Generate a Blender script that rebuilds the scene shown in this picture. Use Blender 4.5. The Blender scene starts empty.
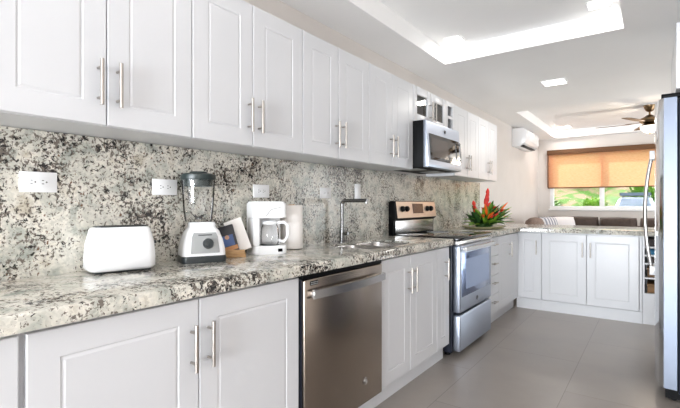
import bpy, bmesh, math, random
from mathutils import Vector, Matrix
R = math.radians
PI = math.pi
scene = bpy.context.scene
COL = scene.collection

# ------------------------------------------------------------------ camera
cd = bpy.data.cameras.new('camera'); cam = bpy.data.objects.new('camera', cd); COL.objects.link(cam)
cam.location = (0, 0, 1.17)
cam.rotation_euler = (R(90), 0, math.atan(315 / 430))
cd.sensor_width = 36; cd.lens = 430 / 680 * 36
cd.clip_start = 0.02; cd.clip_end = 300
scene.camera = cam

# ------------------------------------------------------------------ world, sun, exposure
wd = bpy.data.worlds.new('world'); scene.world = wd; wd.use_nodes = True
bg = wd.node_tree.nodes['Background']
bg.inputs[0].default_value = (0.90, 0.95, 1.0, 1); bg.inputs[1].default_value = 1.6
sl = bpy.data.lights.new('sun', 'SUN'); sl.energy = 1.9; sl.angle = R(1.5); sl.color = (1, .96, .9)
so = bpy.data.objects.new('sun', sl); COL.objects.link(so)
so.rotation_euler = Vector((.6, -1, -1.1)).to_track_quat('-Z', 'Y').to_euler()

def area(name, loc, aim, sx, sy, power, col=(1, 1, 1)):
    l = bpy.data.lights.new(name, 'AREA'); l.shape = 'RECTANGLE'; l.size = sx; l.size_y = sy
    l.energy = power; l.color = col
    o = bpy.data.objects.new(name, l); COL.objects.link(o); o.location = loc
    o.rotation_euler = (Vector(aim) - Vector(loc)).to_track_quat('-Z', 'Y').to_euler()
    return o
# added fill lamps, out of view at assumed openings behind and beside the camera
area('fill_rear', (-0.45, -4.9, 0.8), (-0.45, 2, 3.2), 2.6, 1.5, 270, (.89, .945, 1))
area('fill_living', (2.4, 7.0, 1.0), (-0.8, 6.8, 2.6), 2.2, 1.8, 22, (.9, .95, 1))

vs = scene.view_settings
vs.view_transform = 'Standard'; vs.look = 'None'; vs.gamma = 1.0; vs.exposure = 1.12
vs.use_curve_mapping = False
scene.display_settings.display_device = 'sRGB'
scene.cycles.use_denoising = True
scene.cycles.max_bounces = 10; scene.cycles.diffuse_bounces = 6; scene.cycles.glossy_bounces = 5
scene.cycles.transmission_bounces = 8; scene.cycles.transparent_max_bounces = 12
scene.cycles.sample_clamp_indirect = 6.0
scene.cycles.caustics_reflective = False; scene.cycles.caustics_refractive = False

# ------------------------------------------------------------------ materials
def lin(c):
    return tuple((v / 12.92 if v <= .04045 else ((v + .055) / 1.055) ** 2.4) for v in c)
def hexc(r, g, b):
    return lin((r / 255, g / 255, b / 255)) + (1,)
def mat(name, rgb, rough=.5, metal=0.0, **kw):
    m = bpy.data.materials.new(name); m.use_nodes = True
    b = m.node_tree.nodes['Principled BSDF']
    b.inputs['Base Color'].default_value = hexc(*rgb)
    b.inputs['Roughness'].default_value = rough; b.inputs['Metallic'].default_value = metal
    for k, v in kw.items():
        b.inputs[k.replace('_', ' ')].default_value = v
    return m
def nodes(m):
    return m.node_tree.nodes, m.node_tree.links, m.node_tree.nodes['Principled BSDF']
def nd(ns, t, **kw):
    n = ns.new(t)
    for k, v in kw.items():
        if k in n.inputs: n.inputs[k].default_value = v
        else: setattr(n, k, v)
    return n
def ramp(ns, stops):
    n = ns.new('ShaderNodeValToRGB'); e = n.color_ramp.elements
    while len(e) < len(stops): e.new(0.5)
    for i, (p, c) in enumerate(stops):
        e[i].position = p; e[i].color = c if len(c) == 4 else tuple(c) + (1,)
    return n
def mixc(ns, ls, fac, a, b, mode='MIX'):
    n = ns.new('ShaderNodeMix'); n.data_type = 'RGBA'; n.blend_type = mode
    for sock, v in ((n.inputs[0], fac), (n.inputs[6], a), (n.inputs[7], b)):
        if hasattr(v, 'links'): ls.new(v, sock)
        else: sock.default_value = v
    return n.outputs[2]
def noisy(m, scale, c1, c2, detail=4, stretch=(1, 1, 1), bump=0, lo=.35, hi=.65):
    ns, ls, b = nodes(m)
    tc = nd(ns, 'ShaderNodeTexCoord'); mp = nd(ns, 'ShaderNodeMapping'); mp.inputs['Scale'].default_value = stretch
    ls.new(tc.outputs['Object'], mp.inputs[0])
    n = nd(ns, 'ShaderNodeTexNoise', Scale=scale, Detail=detail); ls.new(mp.outputs[0], n.inputs['Vector'])
    r = ramp(ns, [(lo, hexc(*c1)), (hi, hexc(*c2))]); ls.new(n.outputs['Fac'], r.inputs[0])
    ls.new(r.outputs[0], b.inputs['Base Color'])
    if bump:
        bp = nd(ns, 'ShaderNodeBump', Strength=bump, Distance=.01); ls.new(n.outputs['Fac'], bp.inputs['Height'])
        ls.new(bp.outputs[0], b.inputs['Normal'])
    return m

def granite():
    m = mat('granite', (190, 188, 178), .1)
    ns, ls, b = nodes(m)
    b.inputs['Specular IOR Level'].default_value = .5
    tc = nd(ns, 'ShaderNodeTexCoord'); co = tc.outputs['Object']
    def noise(scale, detail=5, rough=.6, dist=0.0, off=0.0):
        mp = nd(ns, 'ShaderNodeMapping'); mp.inputs['Location'].default_value = (off, off * 1.7, off * .6)
        ls.new(co, mp.inputs[0])
        n = nd(ns, 'ShaderNodeTexNoise', Scale=scale, Detail=detail, Roughness=rough, Distortion=dist)
        ls.new(mp.outputs[0], n.inputs['Vector']); return n.outputs['Fac']
    def math_(op, a, bb):
        n = ns.new('ShaderNodeMath'); n.operation = op
        for s, v in ((n.inputs[0], a), (n.inputs[1], bb)):
            if hasattr(v, 'links'): ls.new(v, s)
            else: s.default_value = v
        return n.outputs[0]
    # ground mass: off-white to grey-green to beige patches
    big = noise(10, 5, .6, .6)
    r0 = ramp(ns, [(.34, hexc(160, 164, 156)), (.46, hexc(198, 196, 186)), (.56, hexc(218, 214, 204)), (.70, hexc(188, 180, 164))])
    ls.new(big, r0.inputs[0]); c = r0.outputs[0]
    # crystals
    vo = nd(ns, 'ShaderNodeTexVoronoi', Scale=110); ls.new(co, vo.inputs['Vector'])
    sep = nd(ns, 'ShaderNodeSeparateColor'); ls.new(vo.outputs['Color'], sep.inputs[0])
    r1 = ramp(ns, [(0, (.62, .62, .60, 1)), (.5, (1, 1, 1, 1)), (1, (1.12, 1.1, 1.06, 1))]); ls.new(sep.outputs[0], r1.inputs[0])
    c = mixc(ns, ls, .45, c, r1.outputs[0], 'MULTIPLY')
    # clusters of dark mica: fine noise whose density follows a coarse one
    dens = math_('MULTIPLY', math_('SUBTRACT', noise(5.5, 3, .6, .4, 4.1), .5), .46)
    fine = math_('ADD', noise(74, 4, .66, .35, 2.2), dens)
    r2 = ramp(ns, [(.540, (0, 0, 0, 1)), (.57, (1, 1, 1, 1))]); ls.new(fine, r2.inputs[0])
    c = mixc(ns, ls, r2.outputs[0], c, hexc(112, 104, 96))
    fine2 = math_('ADD', noise(62, 5, .7, .5, 7.7), math_('MULTIPLY', dens, 1.0))
    r3 = ramp(ns, [(.58, (0, 0, 0, 1)), (.605, (1, 1, 1, 1))]); ls.new(fine2, r3.inputs[0])
    c = mixc(ns, ls, r3.outputs[0], c, hexc(30, 26, 26))
    # rusty freckles
    r4 = ramp(ns, [(.68, (0, 0, 0, 1)), (.72, (1, 1, 1, 1))]); ls.new(noise(52, 3, .5, .2, 11.3), r4.inputs[0])
    c = mixc(ns, ls, r4.outputs[0], c, hexc(112, 84, 66))
    ls.new(c, b.inputs['Base Color'])
    return m

def floor_mat():
    m = mat('floor_tile', (140, 134, 128), .28)
    ns, ls, b = nodes(m)
    tc = nd(ns, 'ShaderNodeTexCoord')
    mp = nd(ns, 'ShaderNodeMapping'); ls.new(tc.outputs['Object'], mp.inputs[0])
    mp.inputs['Rotation'].default_value = (0, 0, R(90)); mp.inputs['Location'].default_value = (0.0, .455, 0)
    br = nd(ns, 'ShaderNodeTexBrick', Scale=1.0); ls.new(mp.outputs[0], br.inputs['Vector'])
    br.inputs['Brick Width'].default_value = 1.2; br.inputs['Row Height'].default_value = .6
    br.inputs['Mortar Size'].default_value = .0022; br.inputs['Mortar Smooth'].default_value = .1
    br.offset = .5
    br.inputs['Color1'].default_value = hexc(139, 132, 127); br.inputs['Color2'].default_value = hexc(145, 138, 132)
    br.inputs['Mortar'].default_value = hexc(112, 106, 101)
    n = nd(ns, 'ShaderNodeTexNoise', Scale=1.8, Detail=6, Roughness=.6, Distortion=0.0); ls.new(tc.outputs['Object'], n.inputs['Vector'])
    r = ramp(ns, [(.2, (.80, .79, .78, 1)), (.8, (1.14, 1.13, 1.12, 1))]); ls.new(n.outputs['Fac'], r.inputs[0])
    c = mixc(ns, ls, 1.0, br.outputs['Color'], r.outputs[0], 'MULTIPLY'); ls.new(c, b.inputs['Base Color'])
    r2 = ramp(ns, [(.15, (.26,) * 3), (.85, (.36,) * 3)]); ls.new(n.outputs['Fac'], r2.inputs[0]); ls.new(r2.outputs[0], b.inputs['Roughness'])
    return m

def brushed(name, rgb, rough=.28, vertical=True):
    m = mat(name, rgb, rough, 1.0)
    ns, ls, b = nodes(m)
    tc = nd(ns, 'ShaderNodeTexCoord'); mp = nd(ns, 'ShaderNodeMapping')
    mp.inputs['Scale'].default_value = (25, 25, .5) if vertical else (1.5, 1.5, 90)
    ls.new(tc.outputs['Object'], mp.inputs[0])
    n = nd(ns, 'ShaderNodeTexNoise', Scale=4, Detail=3); ls.new(mp.outputs[0], n.inputs['Vector'])
    r = ramp(ns, [(.3, (rough - .004,) * 3), (.7, (rough + .006,) * 3)]); ls.new(n.outputs['Fac'], r.inputs[0])
    ls.new(r.outputs[0], b.inputs['Roughness'])
    return m
def glassy(name, tint=(1, 1, 1), refl=.08, rough=.0, ior=1.45):
    m = bpy.data.materials.new(name); m.use_nodes = True; ns = m.node_tree.nodes; ls = m.node_tree.links; ns.clear()
    o = nd(ns, 'ShaderNodeOutputMaterial'); t = nd(ns, 'ShaderNodeBsdfTransparent'); g = nd(ns, 'ShaderNodeBsdfGlossy')
    t.inputs[0].default_value = tint + (1,); g.inputs['Roughness'].default_value = rough
    fr = nd(ns, 'ShaderNodeFresnel', IOR=ior); mx = nd(ns, 'ShaderNodeMixShader')
    ad = ns.new('ShaderNodeMath'); ad.operation = 'ADD'; ls.new(fr.outputs[0], ad.inputs[0]); ad.inputs[1].default_value = refl
    ad.use_clamp = True
    ls.new(ad.outputs[0], mx.inputs[0]); ls.new(t.outputs[0], mx.inputs[1]); ls.new(g.outputs[0], mx.inputs[2]); ls.new(mx.outputs[0], o.inputs[0])
    return m
def emit(name, rgb, s):
    m = mat(name, (255, 255, 255), .5); b = m.node_tree.nodes['Principled BSDF']
    b.inputs['Emission Color'].default_value = rgb + (1,); b.inputs['Emission Strength'].default_value = s
    return m

M = {}
M['granite'] = granite(); M['granite_wall'] = M['granite'].copy(); M['granite_wall'].node_tree.nodes['Principled BSDF'].inputs['Roughness'].default_value = .22; M['floor'] = floor_mat()
M['cab'] = mat('white_lacquer', (211, 212, 215), .3)
M['wall'] = noisy(mat('wall_paint', (214, 208, 203), .7), 3, (213, 207, 202), (217, 211, 206))
M['ceil'] = noisy(mat('ceiling_paint', (247, 246, 245), .75), 2, (246, 245, 244), (248, 247, 246))
M['trim'] = mat('white_trim', (238, 238, 238), .4)
M['steel'] = brushed('stainless_steel', (196, 194, 192), .26)
M['bronze_steel'] = brushed('slate_steel', (166, 154, 143), .24)
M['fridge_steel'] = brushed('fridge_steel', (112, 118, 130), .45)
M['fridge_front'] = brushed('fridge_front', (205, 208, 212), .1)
M['range_steel'] = brushed('range_steel', (168, 175, 188), .4)
M['handle'] = mat('brushed_nickel', (182, 176, 170), .3, 1.0)
M['chrome'] = mat('chrome', (128, 128, 128), .22, 1.0)
M['black'] = mat('black_plastic', (8, 8, 10), .5, Specular_IOR_Level=.12)
M['gloss_black'] = mat('black_glass', (12, 12, 14), .04)
M['oven_glass_reflect_tint'] = mat('oven_glass_reflect_tint', (120, 134, 164), .12, .75)  # blue daylight reflection put into the glass colour
M['oven_window'] = mat('oven_window', (150, 166, 196), .16, .75)  # paler part of the same blue reflection, tinted into the screen
M['navy'] = mat('dark_grey_enamel', (34, 38, 50), .3)
M['plastic'] = mat('white_plastic', (240, 241, 243), .22)
M['grey_plastic'] = mat('grey_plastic', (158, 160, 160), .35)
M['dark_plastic'] = mat('charcoal_plastic', (44, 50, 52), .35)
M['lid'] = mat('dark_green_lid', (28, 42, 42), .35)
M['slot'] = mat('slot_black', (16, 16, 16), .6)
M['glass'] = glassy('clear_glass', (.97, .98, .98), .0, .0, 1.12)
M['jar'] = glassy('jar_glass', (.995, .997, .997), .02, .0, 1.1)
M['cabglass'] = glassy('cabinet_glass', (.38, .42, .38), .10)
M['paper'] = mat('paper', (248, 244, 241), .8)
M['wood'] = noisy(mat('bamboo', (190, 150, 104), .5), 20, (176, 134, 90), (204, 166, 120), stretch=(1, 1, 8))
M['lamp'] = emit('lamp_panel', (1, .97, .92), 3)
M['bowl_lamp'] = emit('lamp_bowl', (1, .93, .82), 1.1)
M['sofa'] = noisy(mat('taupe_fabric', (70, 58, 52), .9), 60, (60, 50, 45), (80, 67, 60), bump=.3)
M['bronze'] = mat('antique_brass', (128, 106, 80), .28, 1.0)
M['blade'] = noisy(mat('fan_blade_wood', (110, 86, 66), .5), 8, (88, 66, 48), (124, 98, 76), stretch=(1, 12, 1))
M['valance'] = mat('brown_fabric', (98, 66, 40), .8)
M['leaf'] = noisy(mat('leaf_green', (60, 110, 36), .4), 14, (44, 100, 24), (142, 184, 60))
M['leaf_dark'] = noisy(mat('leaf_dark', (30, 66, 26), .6), 14, (22, 50, 20), (48, 92, 34))
M['red'] = noisy(mat('petal_red', (206, 26, 20), .45), 20, (186, 16, 18), (226, 52, 26))
M['orange'] = mat('petal_orange', (236, 110, 30), .5)
M['dish'] = noisy(mat('olive_ceramic', (176, 172, 130), .25), 9, (150, 148, 104), (196, 190, 150))

def blind_mat():
    m = bpy.data.materials.new('woven_blind'); m.use_nodes = True; ns = m.node_tree.nodes; ls = m.node_tree.links; ns.clear()
    o = nd(ns, 'ShaderNodeOutputMaterial'); d = nd(ns, 'ShaderNodeBsdfDiffuse'); t = nd(ns, 'ShaderNodeBsdfTranslucent'); tr = nd(ns, 'ShaderNodeBsdfTransparent')
    tc = nd(ns, 'ShaderNodeTexCoord'); mp = nd(ns, 'ShaderNodeMapping'); mp.inputs['Scale'].default_value = (8, 8, 60); ls.new(tc.outputs['Object'], mp.inputs[0])
    n = nd(ns, 'ShaderNodeTexNoise', Scale=3, Detail=5); ls.new(mp.outputs[0], n.inputs['Vector'])
    r = ramp(ns, [(.3, hexc(232, 190, 158)), (.7, hexc(246, 216, 190))]); ls.new(n.outputs['Fac'], r.inputs[0])
    ls.new(r.outputs[0], d.inputs[0]); ls.new(r.outputs[0], t.inputs[0]); tr.inputs[0].default_value = (1, .80, .64, 1)
    a = nd(ns, 'ShaderNodeMixShader'); a.inputs[0].default_value = .72; ls.new(d.outputs[0], a.inputs[1]); ls.new(t.outputs[0], a.inputs[2])
    b = nd(ns, 'ShaderNodeMixShader'); b.inputs[0].default_value = .34; ls.new(a.outputs[0], b.inputs[1]); ls.new(tr.outputs[0], b.inputs[2])
    ls.new(b.outputs[0], o.inputs[0]); return m
M['blind'] = blind_mat()

# ------------------------------------------------------------------ mesh helpers
def bmn(): return bmesh.new()
def box(bm, x0, x1, y0, y1, z0, z1, bev=0, seg=2, mi=0):
    vs_ = [bm.verts.new((x, y, z)) for x in (x0, x1) for y in (y0, y1) for z in (z0, z1)]
    fs = [bm.faces.new([vs_[i] for i in q]) for q in ((0, 1, 3, 2), (4, 6, 7, 5), (0, 4, 5, 1), (2, 3, 7, 6), (0, 2, 6, 4), (1, 5, 7, 3))]
    for f_ in fs: f_.material_index = mi
    if bev:
        es = list({e for f_ in fs for e in f_.edges})
        r = bmesh.ops.bevel(bm, geom=es, offset=bev, segments=seg, profile=.5, affect='EDGES')
        for f_ in r['faces']: f_.material_index = mi
    return vs_
def ring(bm, c, n_, r, ax_u, ax_v):
    return [bm.verts.new(Vector(c) + r * (math.cos(2 * PI * i / n_) * ax_u + math.sin(2 * PI * i / n_) * ax_v)) for i in range(n_)]
def tube(bm, pts, r, n_=10, mi=0, caps=True):
    pts = [Vector(p) for p in pts]; rs = r if isinstance(r, (list, tuple)) else [r] * len(pts)
    prev = None; rings = []; u = None
    for i, p in enumerate(pts):
        t = (pts[min(i + 1, len(pts) - 1)] - pts[max(i - 1, 0)]).normalized()
        if u is None:
            u = t.orthogonal().normalized()
        else:
            u = (u - t * u.dot(t)).normalized()
        rings.append(ring(bm, p, n_, rs[i], u, t.cross(u)))
    for a, b_ in zip(rings, rings[1:]):
        for i in range(n_):
            f_ = bm.faces.new((a[i], a[(i + 1) % n_], b_[(i + 1) % n_], b_[i])); f_.material_index = mi
    if caps:
        f_ = bm.faces.new(list(reversed(rings[0]))); f_.material_index = mi
        f_ = bm.faces.new(rings[-1]); f_.material_index = mi
def lathe(bm, prof, n_=28, c=(0, 0, 0), mi=0, sx=1, sy=1):
    rings = []
    for r, z in prof:
        if r < 1e-6: rings.append([bm.verts.new((c[0], c[1], c[2] + z))])
        else: rings.append([bm.verts.new((c[0] + sx * r * math.cos(2 * PI * i / n_), c[1] + sy * r * math.sin(2 * PI * i / n_), c[2] + z)) for i in range(n_)])
    for a, b_ in zip(rings, rings[1:]):
        for i in range(n_):
            j = (i + 1) % n_
            if len(a) == 1 and len(b_) == 1: continue
            if len(a) == 1: vv = (a[0], b_[j], b_[i])
            elif len(b_) == 1: vv = (a[i], a[j], b_[0])
            else: vv = (a[i], a[j], b_[j], b_[i])
            f_ = bm.faces.new(vv); f_.material_index = mi
def prism(bm, poly, d0, d1, axis='y', bev=0, mi=0):
    def P(a, b_, d):
        return {'y': (a, d, b_), 'x': (d, a, b_), 'z': (a, b_, d)}[axis]
    A = [bm.verts.new(P(a, b_, d0)) for a, b_ in poly]; B_ = [bm.verts.new(P(a, b_, d1)) for a, b_ in poly]
    fs = [bm.faces.new(A), bm.faces.new(list(reversed(B_)))]
    n_ = len(poly)
    for i in range(n_): fs.append(bm.faces.new((A[i], B_[i], B_[(i + 1) % n_], A[(i + 1) % n_])))
    for f_ in fs: f_.material_index = mi
    if bev:
        es = list({e for f_ in fs for e in f_.edges})
        r = bmesh.ops.bevel(bm, geom=es, offset=bev, segments=2, profile=.5, affect='EDGES')
        for f_ in r['faces']: f_.material_index = mi
def rrect(x0, x1, y0, y1, r, k=5):
    pts = []
    for cx, cy, a0 in ((x1 - r, y0 + r, -90), (x1 - r, y1 - r, 0), (x0 + r, y1 - r, 90), (x0 + r, y0 + r, 180)):
        for i in range(k + 1):
            a = R(a0 + 90 * i / k); pts.append((cx + r * math.cos(a), cy + r * math.sin(a)))
    return pts
def loft(bm, loops, mi=0, cap0=True, cap1=True):
    rs = [[bm.verts.new(p) for p in L] for L in loops]; n_ = len(rs[0])
    for a, b_ in zip(rs, rs[1:]):
        for i in range(n_):
            f_ = bm.faces.new((a[i], a[(i + 1) % n_], b_[(i + 1) % n_], b_[i])); f_.material_index = mi
    if cap0: bm.faces.new(list(reversed(rs[0]))).material_index = mi
    if cap1: bm.faces.new(rs[-1]).material_index = mi

def mesh_of(name, bm, mats, smooth=True, ang=35):
    bmesh.ops.recalc_face_normals(bm, faces=bm.faces[:])
    me = bpy.data.meshes.new(name); bm.to_mesh(me); bm.free()
    for m in (mats if isinstance(mats, (list, tuple)) else [mats]): me.materials.append(m)
    if smooth:
        for p in me.polygons: p.use_smooth = True
        me.set_sharp_from_angle(angle=R(ang))
    return me
def link(name, me, parent=None, loc=(0, 0, 0), rot=(0, 0, 0)):
    o = bpy.data.objects.new(name, me); COL.objects.link(o); o.location = loc; o.rotation_euler = rot
    if parent is not None: o.parent = parent
    return o
def obj(name, bm, mats, parent=None, loc=(0, 0, 0), rot=(0, 0, 0), smooth=True, ang=35, label=None):
    o = link(name, mesh_of(name, bm, mats, smooth, ang), parent, loc, rot)
    if label: o['label'] = label
    return o
def tag(o, label, cat, group=None, kind=None):
    o['label'] = label; o['category'] = cat
    if group: o['group'] = group
    if kind: o['kind'] = kind
    return o
def thing(name, label, cat, loc=(0, 0, 0), rz=0, group=None):
    o = bpy.data.objects.new(name, None); COL.objects.link(o); o.location = loc; o.rotation_euler = (0, 0, rz)
    o.empty_display_size = .1
    return tag(o, label, cat, group)
def struct(name, bm, m, label, cat, parent=None, smooth=False):
    o = obj(name, bm, m, parent, smooth=smooth)
    if parent is None: tag(o, label, cat, kind='structure')
    return o
def copy_tree(o, parent=None):
    c = o.copy(); COL.objects.link(c)
    if parent is not None: c.parent = parent
    for ch in list(o.children): copy_tree(ch, c)
    return c

# ================================================================== ROOM SHELL
WL = -1.83          # face of the long left wall
WB = 9.0            # face of the far wall
CZ = 2.40           # kitchen ceiling
TZ = 2.535          # recessed tray ceilings
XR = 2.6
b = bmn(); box(b, -2.0, XR, -5.0, WB + .15, -.12, 0); struct('floor', b, M['floor'], 'large grey porcelain floor tiles', 'floor')
b = bmn(); box(b, WL - .15, WL, -5.0, WB + .15, 0, 2.7); struct('wall_left', b, M['wall'], 'long cream wall behind the cabinets', 'wall')
# ceiling with two rectangular tray recesses
T1 = (-1.495, -.175, -1.2, 3.60); T2 = (-1.50, 1.9, 6.03, 8.85)
b = bmn()
xs0, xs1 = WL - .15, XR
box(b, xs0, xs1, -5.0, T1[2], CZ, 2.7); box(b, xs0, T1[0], T1[2], T1[3], CZ, 2.7); box(b, T1[1], xs1, T1[2], T1[3], CZ, 2.7)
box(b, xs0, xs1, T1[3], T2[2], CZ, 2.7)
box(b, xs0, T2[0], T2[2], T2[3], CZ, 2.7); box(b, T2[1], xs1, T2[2], T2[3], CZ, 2.7); box(b, xs0, xs1, T2[3], WB + .15, CZ, 2.7)
box(b, T1[0] - .01, T1[1] + .01, T1[2] - .01, T1[3] + .01, TZ, 2.7); box(b, T2[0] - .01, T2[1] + .01, T2[2] - .01, T2[3] + .01, TZ, 2.7)
struct('ceiling', b, M['ceil'], 'white ceiling with two recessed trays', 'ceiling')
# far wall with the window opening
WX0, WX1, WZ0, WZ1 = -1.62, .98, 1.08, 2.12
b = bmn()
box(b, WL - .15, WX0, WB, WB + .15, 0, CZ); box(b, WX1, XR, WB, WB + .15, 0, CZ)
box(b, WX0, WX1, WB, WB + .15, 0, WZ0); box(b, WX0, WX1, WB, WB + .15, WZ1, CZ)
struct('wall_back', b, M['wall'], 'cream far wall of the living room with the window', 'wall')
b = bmn(); box(b, .86, .98, 2.95, 4.35, 0, CZ); box(b, .98, XR, 2.95, 3.07, 0, CZ); box(b, .98, XR, 4.23, 4.35, 0, CZ); box(b, XR, XR + .12, 4.23, 5.8, 0, CZ + .3); box(b, XR, XR + .12, 8.2, WB + .15, 0, CZ + .3); box(b, XR, XR + .12, 5.8, 8.2, 2.15, CZ + .3); box(b, XR, XR + .12, -5.0, 3.07, 0, CZ + .3); box(b, .9, XR, -5.12, -5.0, 0, CZ + .3); struct('wall_right', b, M['wall'], 'cream kitchen wall behind the refrigerator, turning towards the camera side', 'wall')
# window
win = thing('window_1', 'wide white sliding window above the sofa', 'window', (0, WB, 0)); win['kind'] = 'structure'
b = bmn()
box(b, WX0, WX1, -.01, .1, WZ0, WZ0 + .05, .004); box(b, WX0, WX1, -.01, .1, WZ1 - .05, WZ1, .004)
box(b, WX0, WX0 + .06, -.01, .1, WZ0 + .05, WZ1 - .05, .004); box(b, WX1 - .06, WX1, -.01, .1, WZ0 + .05, WZ1 - .05, .004)
for x in (-.77, .10): box(b, x - .035, x + .035, .0, .09, WZ0 + .05, WZ1 - .05, .004)
obj('window_frame', b, M['trim'], win)
b = bmn(); box(b, WX0 - .02, WX1 + .02, -.03, 0, WZ0 - .03, WZ0, .006); obj('window_sill', b, M['trim'], win)
for x0, x1 in ((WX0 + .06, -.805), (-.735, .065), (.135, WX1 - .06)):
    b = bmn(); box(b, x0, x1, .045, .051, WZ0 + .05, WZ1 - .05); obj('window_pane', b, M['glass'], win, smooth=False)

# ================================================================== CABINETS
def door_mesh(w, h, t=.02, margin=.075, groove=True):
    """slab door, front towards -y, routed rectangle on its face; origin at lower left back"""
    b = bmn()
    e = .0025
    def loop(x0, x1, z0, z1, y): return [(x0, y, z0), (x1, y, z0), (x1, y, z1), (x0, y, z1)]
    L = [loop(0, w, 0, h, 0), loop(0, w, 0, h, -t + e), loop(e, w - e, e, h - e, -t)]
    if groove and w > margin * 2 + .03 and h > margin * 2 + .03:
        m = margin
        L += [loop(m, w - m, m, h - m, -t), loop(m + .003, w - m - .003, m + .003, h - m - .003, -t + .0024),
              loop(m + .006, w - m - .006, m + .006, h - m - .006, -t + .0024),
              loop(m + .013, w - m - .013, m + .013, h - m - .013, -t + .0004)]
    loft(b, L)
    return mesh_of('door', b, M['cab'], True, 12)
def handle_mesh(L=.155, horizontal=False):
    b = bmn(); r = .0066
    a = Vector((1, 0, 0)) if horizontal else Vector((0, 0, 1))
    tube(b, [a * (-L / 2) + Vector((0, -.032, 0)), a * (L / 2) + Vector((0, -.032, 0))], r, 12)
    for s in (-1, 1):
        p = a * (s * L * .33); tube(b, [p, p + Vector((0, -.032, 0))], .0046, 10)
    return mesh_of('handle', b, M['handle'])
HV = handle_mesh(); HH = handle_mesh(.11, True); HVS = handle_mesh(.13)

def cabinet(name, label, cat, loc, rz, w, z0, z1, depth, fronts, toe=0, toe_back=.045, group=None):
    """origin on the floor line at the front-left of the carcass face; x to the right, y into the unit"""
    r = thing(name, label, cat, (loc[0], loc[1], 0), rz, group)
    b = bmn()
    zb = z0 + toe
    t = .018
    box(b, 0, w, 0, depth, zb, zb + t)
    if toe: box(b, t, w - t, 0, .032, z1 - t, z1); box(b, t, w - t, depth - .07, depth - .012, z1 - t, z1)
    else: box(b, 0, w, 0, depth, z1 - t, z1)
    zs = z1 if toe else z1 - t
    box(b, 0, t, 0, depth, zb + t, zs); box(b, w - t, w, 0, depth, zb + t, zs)
    box(b, t, w - t, depth - .012, depth, zb + t, zs)
    obj('carcass', b, M['cab'], r, smooth=False)
    if toe:
        b = bmn(); box(b, 0, w, toe_back, toe_back + .018, z0, zb - .001); obj('toe_kick', b, M['cab'], r, smooth=False)
    for fr in fronts:
        x0, x1, a0, a1, kind, hx, hz = fr
        g = .0017
        me = door_mesh(x1 - x0 - 2 * g, a1 - a0 - 2 * g, margin=.075 if kind != 'drawer' else .5)
        d = link('drawer' if kind == 'drawer' else 'door', me, r, (x0 + g, -.001, a0 + g))
        if hx is not None:
            hm = HH if kind == 'drawer' else HV
            link('handle', hm, d, (hx - x0, -.0195, hz - a0))
    return r

RZ = R(90)
UF = -1.55; UD = UF - WL - .003     # carcass face of upper units, depth
UB, UT = 1.44, 2.11
def upper(name, label, y0, ym, y1, group='white upper wall cabinets'):
    w = y1 - y0
    return cabinet(name, label, 'cabinet', (UF, y0), RZ, w, UB, UT, UD,
            [(0, ym - y0, UB, UT, 'door', ym - y0 - .032, UB + .14), (ym - y0, w, UB, UT, 'door', ym - y0 + .032, UB + .14)], group=group)
upper('wall_cabinet', 'white two-door wall cabinet whose meeting handles hang above the white toaster', .383, .724, 1.063)
upper('wall_cabinet', 'white two-door wall cabinet directly above the coffee maker and blender', 1.064, 1.394, 1.747)
upper('wall_cabinet', 'white two-door wall cabinet directly above the sink faucet', 1.748, 2.074, 2.414)
upper('wall_cabinet', 'white two-door wall cabinet with its side against the microwave, nearer the sink', 2.415, 2.723, 3.055)
upper('wall_cabinet', 'white two-door wall cabinet just past the microwave, before the last one', 3.925, 4.262, 4.599)
upper('wall_cabinet', 'white two-door wall cabinet last in the row, nearest the air conditioner', 4.60, 4.94, 5.277)
upper('wall_cabinet', 'white two-door wall cabinet first in the row, left of the one above the toaster', -.299, .042, .382)
# short unit above the microwave: two glazed doors and an open two-cell rack
c = thing('glazed_wall_cabinet', 'short white wall cabinet with two small glass doors above the microwave', 'cabinet', (UF, 3.057, 0), RZ)
w = .866; z0, z1 = 1.826, UT
b = bmn()
t = .016
box(b, 0, w, 0, UD, z0, z0 + t); box(b, 0, w, 0, UD, z1 - t, z1)
for x in (0, .668, w - t): box(b, x, x + t, 0, UD, z0 + t, z1 - t)
box(b, t, w - t, UD - .01, UD, z0 + t, z1 - t)
box(b, .684, w - t, 0, UD - .01, (z0 + z1) / 2 - .008, (z0 + z1) / 2 + .008)
box(b, .668, .70, -.02, 0, z0, z1); box(b, w - .045, w, -.02, 0, z0, z1); box(b, .70, w - .045, -.02, 0, z1 - .04, z1); box(b, .70, w - .045, -.02, 0, z0, z0 + .03)
box(b, .70, w - .045, -.02, 0, (z0 + z1) / 2 - .012, (z0 + z1) / 2 + .012)
obj('carcass', b, M['cab'], c, smooth=False)
for x0, x1, hx in ((.002, .332, .30), (.336, .666, .036)):
    b = bmn(); m = .07; W_ = x1 - x0; H_ = z1 - z0
    box(b, 0, m, -.02, 0, 0, H_, .002); box(b, W_ - m, W_, -.02, 0, 0, H_, .002); box(b, m, W_ - m, -.02, 0, 0, m - .005, .002); box(b, m, W_ - m, -.02, 0, H_ - m + .005, H_, .002)
    d = obj('door', b, M['cab'], c, (x0, -.001, z0))
    b = bmn(); box(b, m, W_ - m, -.011, -.007, m - .005, H_ - m + .005); obj('glass_pane', b, M['cabglass'], d, smooth=False)
    link('handle', HV, d, (hx, -.0195, .12))

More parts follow.
